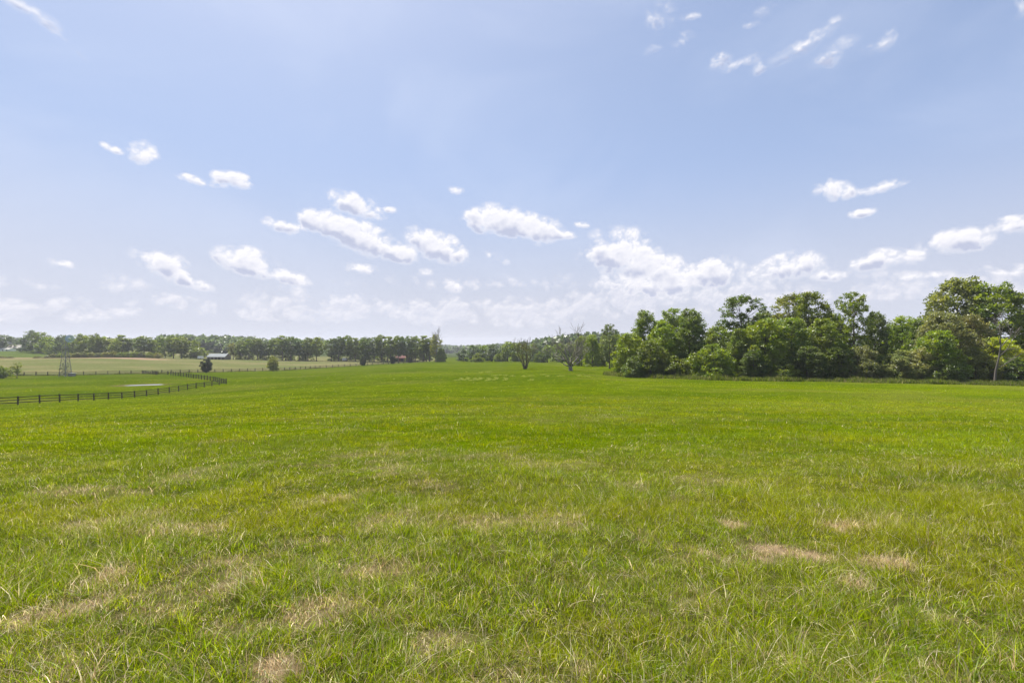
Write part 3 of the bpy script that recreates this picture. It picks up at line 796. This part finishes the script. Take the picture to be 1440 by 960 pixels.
# left group
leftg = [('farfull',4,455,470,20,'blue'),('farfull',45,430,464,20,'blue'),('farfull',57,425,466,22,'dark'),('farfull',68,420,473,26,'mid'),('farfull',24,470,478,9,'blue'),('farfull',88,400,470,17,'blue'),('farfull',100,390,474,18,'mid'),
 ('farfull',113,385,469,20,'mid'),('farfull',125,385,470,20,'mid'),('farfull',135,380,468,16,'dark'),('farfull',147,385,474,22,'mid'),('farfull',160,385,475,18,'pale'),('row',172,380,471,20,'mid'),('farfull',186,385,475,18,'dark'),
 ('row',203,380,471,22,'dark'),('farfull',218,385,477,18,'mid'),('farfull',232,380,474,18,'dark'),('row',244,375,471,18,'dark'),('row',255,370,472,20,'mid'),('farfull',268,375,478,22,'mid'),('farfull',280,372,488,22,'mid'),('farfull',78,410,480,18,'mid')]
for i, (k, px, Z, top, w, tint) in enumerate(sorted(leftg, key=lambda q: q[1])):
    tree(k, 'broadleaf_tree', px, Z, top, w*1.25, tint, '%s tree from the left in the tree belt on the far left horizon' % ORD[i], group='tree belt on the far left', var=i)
tree('row', 'lone_oak', 328, 392, 482, 18, 'olive', 'small open tree standing at the right end of the long low barn')
tree('bush', 'shrub', 336, 380, 499, 12, 'pale', 'pale bush right of the barn', 'shrub')
hedge = [(2,3),(14,3),(52,3),(66,4),(74,6),(84,6.5),(98,7),(108,8),(118,9),(128,8),(138,7),(150,8),(160,9),(170,8),(180,8.5),(190,9),(200,9),(211,8),(222,8)]
for i, (px, h) in enumerate(hedge):
    Z = 330+i*.9; X, Y, z = place(px, Z)
    b = CY+(EYE-z)/Z*F
    tree('bush', 'hedge_bush', px, Z, b-h, 13 if h > 4 else 12, random.choice(['grey', 'mid', 'olive']), '%s bush from the left in the low hedge under the tree belt' % ORD[i], 'bush', 'low hedge under the tree belt')
# planted trees along the long fence
tree('cedar', 'cedar_tree', 290.5, 225, 504, 14.5, 'cedar', 'round dark evergreen in front of the fence, nearest the barn', group='young evergreens along the fence')
tree('pear', 'pear_tree', 384, 250, 500, 19, 'olive', 'bushy olive young tree with pale stems by the fence', group=None)
tree('cedar', 'cedar_tree', 511, 296, 500, 9.5, 'cedar', 'dark egg-shaped evergreen, first of the small three near the long tree row', group='young evergreens along the fence')
tree('cedar', 'cedar_tree', 552, 312, 500.5, 8.5, 'cedar', 'dark egg-shaped evergreen, middle one of the small three', group='young evergreens along the fence')
tree('cedar', 'cedar_tree', 577, 325, 502, 6.5, 'cedar', 'smallest dark evergreen, right one of the small three', group='young evergreens along the fence')
tree('sapling', 'sapling', 24, 180, 509, 13, 'mid', 'thin green sapling in front of the fence at the far left')
tree('bush', 'shrub', 1, 178, 514, 24, 'mid', 'green bush cut by the left picture edge at the fence', 'shrub')

# ------------------------------------------------------------------ dead trees
def branch(g, r, p, d, L, rad, depth, tw=.35, up=.15, minr=.012, split=(2, 3)):
    n = 5; P = [p]; Rr = [rad]
    q = Vector(p); dd = Vector(d).normalized()
    for i in range(n):
        dd = (dd+Vector((r.uniform(-1, 1), r.uniform(-1, 1), r.uniform(-1, 1)))*tw*.28+Vector((0, 0, up))*.25).normalized()
        q = q+dd*(L/n); P.append(tuple(q)); Rr.append(max(minr, rad*(1-.62*(i+1)/n)))
    g.tube(P, Rr, 6 if rad > .06 else 4)
    if depth <= 0: return [q]
    tips = []
    k = r.randint(*split)+1
    for j in range(k):
        i = n if j == 0 else r.randint(2, n)
        bp = Vector(P[i]); bd = (dd+Vector((r.uniform(-1, 1), r.uniform(-1, 1), r.uniform(-.5, .9)))*(.45 if j == 0 else .8)).normalized()
        tips += branch(g, r, bp, bd, L*r.uniform(.5, .78), Rr[i]*.78, depth-1, tw, up, minr, split)
    return tips

def sparse_leaves(name, tips, r, n, leaf, spread):
    rr = np.random.default_rng(r); C = []
    for t in tips: C.append(np.array(t)+rr.normal(size=(n, 3))*spread)
    C = np.concatenate(C); N = len(C)
    nrm = rr.normal(size=(N, 3)); nrm /= np.linalg.norm(nrm, axis=1)[:, None]
    t1 = np.cross(nrm, rr.normal(size=(N, 3))); t1 /= np.linalg.norm(t1, axis=1)[:, None]; t2 = np.cross(nrm, t1)
    s = leaf*(.6+.8*rr.random(N))[:, None]
    V = np.stack([C+t1*s*.62, C+t2*s*.36, C-t1*s*.62, C-t2*s*.36], 1).reshape(-1, 3)
    return mesh_np(name, V, [np.arange(N*4).reshape(N, 4)], M_leaf, {'var': ('FACE', 'FLOAT', rr.random(N))})

# big dead tree
X, Y, z = place(802.5, 135)
o = empty('dead_tree', (X, Y, z-.1), 'larger leafless tree with tall bare spires and low spreading limbs in mid meadow', 'tree', scale=(1.2, 1.2, .78))
g = Geo(); r = random.Random(5)
g.tube([(0, 0, -.2), (0, 0, .3), (-.05, 0, 1.2), (-.1, .0, 2.0)], [.75, .50, .42, .40], 10)
tips = []
mains = [((-.35, 0, 1.6), (-.95, .1, .38), 4.6, .22, 3), ((.3, .1, 1.7), (.85, .2, .6), 4.2, .20, 3), ((-.2, .1, 1.9), (-.5, -.3, .9), 4.6, .22, 3), ((-.1, 0, 2.0), (-.18, .1, 1), 6.0, .28, 3),
         ((0, .0, 2.0), (.12, -.1, 1), 6.2, .24, 3), ((.2, 0, 1.9), (.5, .3, .9), 4.8, .2, 3), ((0, .3, 1.8), (.1, .8, .7), 4.2, .18, 3), ((0, -.3, 1.8), (-.1, -.8, .7), 4.0, .18, 3)]
for p, d, L, rad, dep in mains: tips += branch(g, r, p, d, L, rad, dep, .5, .28, .032)
g.build('trunk', M_deadbark, o, True)
low = [t for t in tips if t.z < 6.3 and t.x < .5][:26]
c = link('sparse_foliage', sparse_leaves('sparse_foliage', low[:16], 3, 12, .20, .35), o); c.color = (.11, .13, .03, 1)
# smaller dead tree
X, Y, z = place(738.5, 150)
o = empty('dead_tree', (X, Y, z-.1), 'smaller multi-stemmed half-dead tree with ivy low down and a bare top, mid meadow', 'tree', scale=(.86, .86, 1.08))
g = Geo(); r = random.Random(9); tips = []
for a, lean in ((0, .55), (1.1, .45), (2.1, .6), (3.14, .6), (4.0, .35), (5.2, .5)):
    d = (math.cos(a)*lean, math.sin(a)*lean, 1)
    g.tube([(math.cos(a)*.3, math.sin(a)*.3, -.2), (math.cos(a)*.45, math.sin(a)*.45, .6), (math.cos(a)*(.45+lean), math.sin(a)*(.45+lean), 1.9)], [.34, .26, .2], 7)
    tips += branch(g, r, (math.cos(a)*(.45+lean), math.sin(a)*(.45+lean), 1.8), d, 3.1, .17, 3, .6, .22, .03)
g.build('trunk', M_bark, o, True)
lo = sorted(tips, key=lambda t: t.z)[:int(len(tips)*.5)]
ivy = [Vector((math.cos(a)*(.5+.35*q), math.sin(a)*(.5+.35*q), .9+q*.8)) for a in (0, 1.1, 2.1, 3.14, 4.0, 5.2) for q in range(5)]
c = link('foliage', sparse_leaves('foliage', lo+ivy*2, 4, 13, .22, .40), o); c.color = (.085, .10, .025, 1)
# leaning snag at the wood edge
X, Y, z = place(1399, 91)
o = empty('dead_tree', (X, Y, z-.1), 'pale leaning dead trunk in front of the wood near the right edge', 'tree')
g = Geo(); r = random.Random(3)
g.tube([(-.2, 0, -.2), (0, 0, .6), (.15, 0, 2.6), (.75, 0, 5.0), (1.05, 0, 7.2), (.95, 0, 9.4), (1.0, .1, 11.2)], [.28, .20, .16, .13, .10, .07, .04], 8)
for p, d, L in (((.8, 0, 5.2), (1, -.1, .9), 3.6), ((1.0, 0, 6.8), (1, .2, 1.0), 3.2), ((1.0, 0, 7.4), (-.6, -.2, 1), 2.8), ((.98, 0, 8.8), (.6, .1, 1), 2.6), ((.9, 0, 6.0), (1, -.4, .5), 3.0), ((.2, 0, 3.0), (.9, -.2, .7), 3.2), ((.97, 0, 9.0), (-.3, .1, 1), 2.2)):
    branch(g, r, p, d, L, .075, 2, .55, .2, .02)
g.build('trunk', simple('bleached_wood', (.13, .112, .095), .9, var=.45, scale=4, bump=.5), o, True)
X, Y, z = place(1214, 96)
# thin spires on the end tree of the long row
X, Y, z = place(614, 333)
o = empty('dead_tree', (X, Y, z-.1), 'thin bare dead spires poking above the right end of the long tree row', 'tree')
g = Geo(); r = random.Random(13)
g.tube([(0, 0, -.2), (0, 0, 8), (.2, 0, 15)], [.4, .3, .16], 7)
for a in range(9):
    branch(g, r, (.1, 0, 8+a*.8), (math.cos(a*2.4)*.5, math.sin(a*2.4)*.5, .9), 4.6, .12, 2, .4, .3, .05)
g.build('trunk', M_deadbark, o, True)

# ------------------------------------------------------------------ distant woods: one mass each
def far_wood(name, label, seed, pts, tint):
    """pts: (x, y, treeheight) ; each tree a leafy dome, all in one object (reads as one mass in the photo)"""
    r = np.random.default_rng(seed); Cs = []; Ss = []
    for (x, y, h, w) in pts:
        z = hz(x, y); n = 110
        d = r.normal(size=(n, 3)); d /= np.linalg.norm(d, axis=1)[:, None]; d[:, 2] = np.abs(d[:, 2])*1.0-.1
        k = (.7+.4*r.random(n))[:, None]
        Cs.append(np.array([x, y, z+h*.45])+d*k*np.array([w*.5, w*.5, h*.55])); Ss.append(np.full(n, w*.16))
        n2 = 30
        Cs.append(np.stack([x+r.normal(size=n2)*w*.3, y+r.normal(size=n2)*w*.3, z+r.random(n2)*h*.45], -1)); Ss.append(np.full(n2, w*.2))
    C = np.concatenate(Cs); S = np.concatenate(Ss); N = len(C)
    nrm = r.normal(size=(N, 3))*.7+np.array([0, -.3, .6]); nrm /= np.linalg.norm(nrm, axis=1)[:, None]
    t1 = np.cross(nrm, r.normal(size=(N, 3))); t1 /= np.linalg.norm(t1, axis=1)[:, None]; t2 = np.cross(nrm, t1)
    s = (S*(.6+.8*r.random(N)))[:, None]
    V = np.stack([C+t1*s, C+t2*s*.7, C-t1*s, C-t2*s*.7], 1).reshape(-1, 3)
    me = mesh_np(name, V, [np.arange(N*4).reshape(N, 4)], M_leaf, {'var': ('FACE', 'FLOAT', r.random(N))})
    o = link(name, me, kind='stuff', label=label, category='woodland'); o.color = GREENS[tint]+(1,)
def strip(pa, pb, Z0, Z1, n, h, w, seed):
    r = np.random.default_rng(seed); out = []
    for i in range(n):
        px = pa+(pb-pa)*(i+.5)/n+r.normal()*2; Z = Z0+(Z1-Z0)*r.random()
        out.append(((px-CX)/F*Z, Z, h*(.8+.4*r.random()), w*(.8+.4*r.random())))
    return out
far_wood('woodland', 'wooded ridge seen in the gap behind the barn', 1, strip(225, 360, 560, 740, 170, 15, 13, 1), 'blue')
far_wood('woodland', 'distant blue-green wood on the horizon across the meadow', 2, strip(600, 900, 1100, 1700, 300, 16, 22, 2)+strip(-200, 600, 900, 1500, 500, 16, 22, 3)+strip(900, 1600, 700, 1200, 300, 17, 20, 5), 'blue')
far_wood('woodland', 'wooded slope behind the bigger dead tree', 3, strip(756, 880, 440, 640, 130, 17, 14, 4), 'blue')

# ------------------------------------------------------------------ fences
def fence(name, label, pts, step, group=None, h=1.3, rails=(.35, .75, 1.15), w=.15):
    P = [Vector(((px-CX)/F*Z, Z, 0)) for px, Z in pts]
    S = [P[0].copy()]
    for a, b in zip(P[:-1], P[1:]):
        L = (b-a).length; n = max(1, round(L/step))
        for i in range(1, n+1): S.append(a.lerp(b, i/n))
    for p in S: p.z = hz(p.x, p.y)
    o0 = S[len(S)//2].copy()
    o = empty(name, o0, label, 'fence', group)
    r = random.Random(len(S))
    pm = Geo(); pm.box(0, 0, h/2-.25, w, w, h+.5); pme = pm.mesh('post', M_fence)
    for i, p in enumerate(S):
        q = link('post', pme, o); q.location = p-o0
        d = S[min(i+1, len(S)-1)]-S[max(i-1, 0)]
        q.rotation_euler = (r.uniform(-.025, .025), r.uniform(-.025, .025), math.atan2(d.y, d.x)); q.scale = (1, 1, r.uniform(.96, 1.05))
    for zr in rails:
        g = Geo()
        for a, b in zip(S[:-1], S[1:]):
            d = (b-a).normalized(); sd_ = Vector((d.y, -d.x, 0))*(w*.5+.025)
            jz = r.uniform(-.02, .02)
            g.beam(a-o0+sd_+Vector((0, 0, zr+jz))+d*.01, b-o0+sd_+Vector((0, 0, zr+r.uniform(-.02, .02)))-d*.01, .045, .125)
        g.build('rail', M_fence, o)
    return S
fence('rail_fence', 'black three-rail fence running from the left edge to the paddock corner, nearest to us', [(-60, 68), (25, 75), (110, 85), (206, 100.8), (238, 107.5), (318, 129)], 3.0)
fence('rail_fence', 'black rail fence along the back of the paddock, from its corner to the small gate', [(318, 129.3), (300, 145), (262, 170), (240, 184)], 3.4, h=1.4, w=.20)
fence('rail_fence', 'long black fence between the meadow and the tan hay field', FAR_FENCE, 3.8, h=1.5, rails=(.40, .85, 1.32), w=.24)
fence('rail_fence', 'short cross fence joining the small gate to the long fence', [(222, 190), (214, 200), (200, 213)], 3.0, h=1.4, w=.22)
# gate posts with a low trough between
X, Y, z = place(228, 188)
o = empty('paddock_gate', (X, Y, z), 'low open farm gate between two stout posts behind the pond', 'gate')
for s in (-2.2, 2.2):
    g = Geo(); g.box(s, 0, .55, .3, .3, 1.7); g.build('post', M_fence, o)
g = Geo()
for zz in (.12, .35): g.beam((-2.1, 0, zz), (2.1, 0, zz), .06, .1)
g.build('gate_panel', M_fence, o)

# ------------------------------------------------------------------ windmill
X, Y, z = place(92, 192)
o = empty('farm_windmill', (X, Y, z), 'grey steel lattice farm windmill with a pale blue wheel beyond the long fence', 'windmill')
HT = 14.2
g = Geo()
def leg(s, t): w = 1.35*(1-t)+.3*t; return (s[0]*w, s[1]*w, t*HT)
cs = [(-1, -1), (1, -1), (1, 1), (-1, 1)]
for s in cs: g.tube([leg(s, -.01), leg(s, .5), leg(s, 1)], [.11, .09, .07], 5)
lv = [0, .10, .2, .3, .41, .52, .63, .74, .85, .95]
for a, b in zip(lv[:-1], lv[1:]):
    for i in range(4):
        s, q = cs[i], cs[(i+1) % 4]
        g.tube([leg(s, b), leg(q, b)], [.05, .05], 4); g.tube([leg(s, a), leg(q, b)], [.045, .045], 4); g.tube([leg(q, a), leg(s, b)], [.045, .045], 4)
g.build('tower', M_steel, o)
g = Geo(); g.box(0, 0, .76*HT, 1.7, 1.7, .08); g.build('platform', M_steel, o)
g = Geo(); g.box(2.5, 0, .55, 1.7, 1.5, 1.1); g.build('pump_house', M_steel, o)
vp = [Vector((random.uniform(-1.4, 1.2), random.uniform(-1.4, 1.2), random.uniform(.2, 4.6)**1.0)) for _ in range(46)]
g = Geo(); g.box(2.5, 0, 1.18, 2.1, 1.9, .14); g.build('pump_house_roof', M_roofmetal, o)
c = link('climbing_vine', sparse_leaves('climbing_vine', vp, 6, 10, .22, .22), o); c.color = (.05, .07, .03, 1)
g = Geo()
ha = R(24); ax = Vector((math.sin(ha), -math.cos(ha), 0)); sx = Vector((math.cos(ha), math.sin(ha), 0)); hubc = Vector((2.2, -.6, HT+.3))
for k in range(18):
    a = 2*math.pi*k/18; d = sx*math.cos(a)+Vector((0, 0, 1))*math.sin(a); e = sx*-math.sin(a)+Vector((0, 0, 1))*math.cos(a)
    V = []
    for rr, w in ((.45, .07), (1.45, .20)):
        for s in (-1, 1):
            for th in (-.01, .01): V.append(hubc+d*rr+e*s*w+ax*(s*w*.45+th))
    g._add(V, [(0, 2, 6, 4), (1, 5, 7, 3), (0, 4, 5, 1), (2, 3, 7, 6), (0, 1, 3, 2), (4, 6, 7, 5)])
ring = [hubc+(sx*math.cos(a)+Vector((0, 0, 1))*math.sin(a))*1.15 for a in np.linspace(0, 2*math.pi, 25)]
g.tube(ring, [.025]*25, 4)
g.tube([hubc-ax*.5, hubc+ax*.25], [.16, .14], 8)
g.build('wheel', M_vane, o)
g = Geo(); g.tube([hubc-ax*.4, hubc-ax*2.4], [.04, .03], 5)
a, b = hubc-ax*1.7, hubc-ax*2.9
V = []
for p, hh in ((a, .22), (b, .48)):
    for s in (-1, 1):
        for th in (-.012, .012): V.append(p+Vector((0, 0, s*hh))+sx*th)
g._add(V, [(0, 2, 6, 4), (1, 5, 7, 3), (0, 4, 5, 1), (2, 3, 7, 6), (0, 1, 3, 2), (4, 6, 7, 5)])
g.build('tail_vane', M_vane, o)

# ------------------------------------------------------------------ farm buildings
def house(name, px, Z, w, d, hw, hr, rz, label, wall, roof, cat='house', openings=4, opmat=None, over=.4):
    X, Y, z = place(px, Z); z -= .3
    o = empty(name, (X, Y, z), label, cat, rz=rz)
    g = Geo(); g.box(0, 0, hw/2, w, d, hw)
    g._add([(-w/2, -d/2, hw), (-w/2, d/2, hw), (-w/2, 0, hw+hr), (w/2, -d/2, hw), (w/2, d/2, hw), (w/2, 0, hw+hr)], [(0, 2, 1), (3, 4, 5)])
    g.build('wall', wall, o)
    g = Geo(); W2 = w/2+over
    sl = hr/(d/2); D2 = d/2+over; zb = hw-over*sl+.03
    for s in (-1, 1):
        V = [(-W2, s*D2, zb), (W2, s*D2, zb), (W2, 0, hw+hr+.03), (-W2, 0, hw+hr+.03)]; V += [(x, y, q+.14) for x, y, q in V]
        g._add(V, [(0, 1, 2, 3), (7, 6, 5, 4), (0, 4, 5, 1), (1, 5, 6, 2), (2, 6, 7, 3), (3, 7, 4, 0)])
    g.build('roof', roof, o)
    for i in range(openings):
        x = -w/2+w*(i+.5)/openings; g = Geo()
        if opmat is M_darkopen: g.box(x, -d/2-.02, hw*.42, w/openings*.62, .06, hw*.84); g.build('doorway', opmat, o)
        else: g.box(x, -d/2-.02, hw*.55, .9, .06, 1.2); g.build('window', opmat or M_darkopen, o)
    return o
house('barn', 308, 372, 14.0, 7, 2.4, 2.1, R(-6), 'long low barn with a pale grey metal roof and dark doorways', M_barnwall, M_roofmetal, 'barn', 5, M_darkopen)
house('farmhouse', 22, 462, 9, 8, 3.0, 2.6, R(20), 'pale farmhouse with a light roof between the trees on the far left', M_cream, M_roof, 'house', 3)
house('shed', 9, 450, 12, 6, 1.9, 1.1, R(-5), 'low pale shed left of the farmhouse', M_white, M_roof, 'shed', 3)
house('barn', 566, 372, 11, 6, 3.2, 1.8, R(5), 'dark red barn half hidden beneath the long tree row', M_red, M_red, 'barn', 3, M_darkopen)
# two small white farm trailers near the barn
def trailer(px, Z, L, label):
    X, Y, z = place(px, Z); o = empty('farm_trailer', (X, Y, z), label, 'trailer')
    g = Geo(); g.box(0, 0, 1.35, L, 2.0, 1.7); g.box(0, 0, 2.26, L*.94, 1.8, .12); g.build('body', M_white, o)
    for s in (-.18, .18):
        for yy in (-1.0, 1.0):
            g = Geo(); g.tube([(s*L, yy-.1, .36), (s*L, yy+.1, .36)], [.36, .36], 12); g.build('wheel', M_darkopen, o)
    g = Geo(); g.beam((L/2, 0, .6), (L/2+1.2, 0, .5), .1, .1); g.build('drawbar', M_darkopen, o)
trailer(282, 366, 3.2, 'small white trailer left of the long low barn')
trailer(485, 372, 3.6, 'small white trailer in the shade of the long tree row')

# ------------------------------------------------------------------ haze: even summer air around everything
if HAZE_DENSITY > 0:
    m, t, add, out = new_mat('haze_air')
    v = add('ShaderNodeVolumePrincipled', inp={'Color': (.90, .92, 1.0, 1), 'Density': HAZE_DENSITY, 'Anisotropy': .25})
    t.links.new(v.outputs[0], out.inputs['Volume'])
    g = Geo(); zt = max(ZMAX, 25)+8; zb = ZMIN-1.0
    g.box(0, 0, (zt+zb)/2, 7010, 7010, zt-zb)
    o = g.build('haze', m, None, kind='stuff', label='thin bluish summer haze over the whole valley', category='haze')
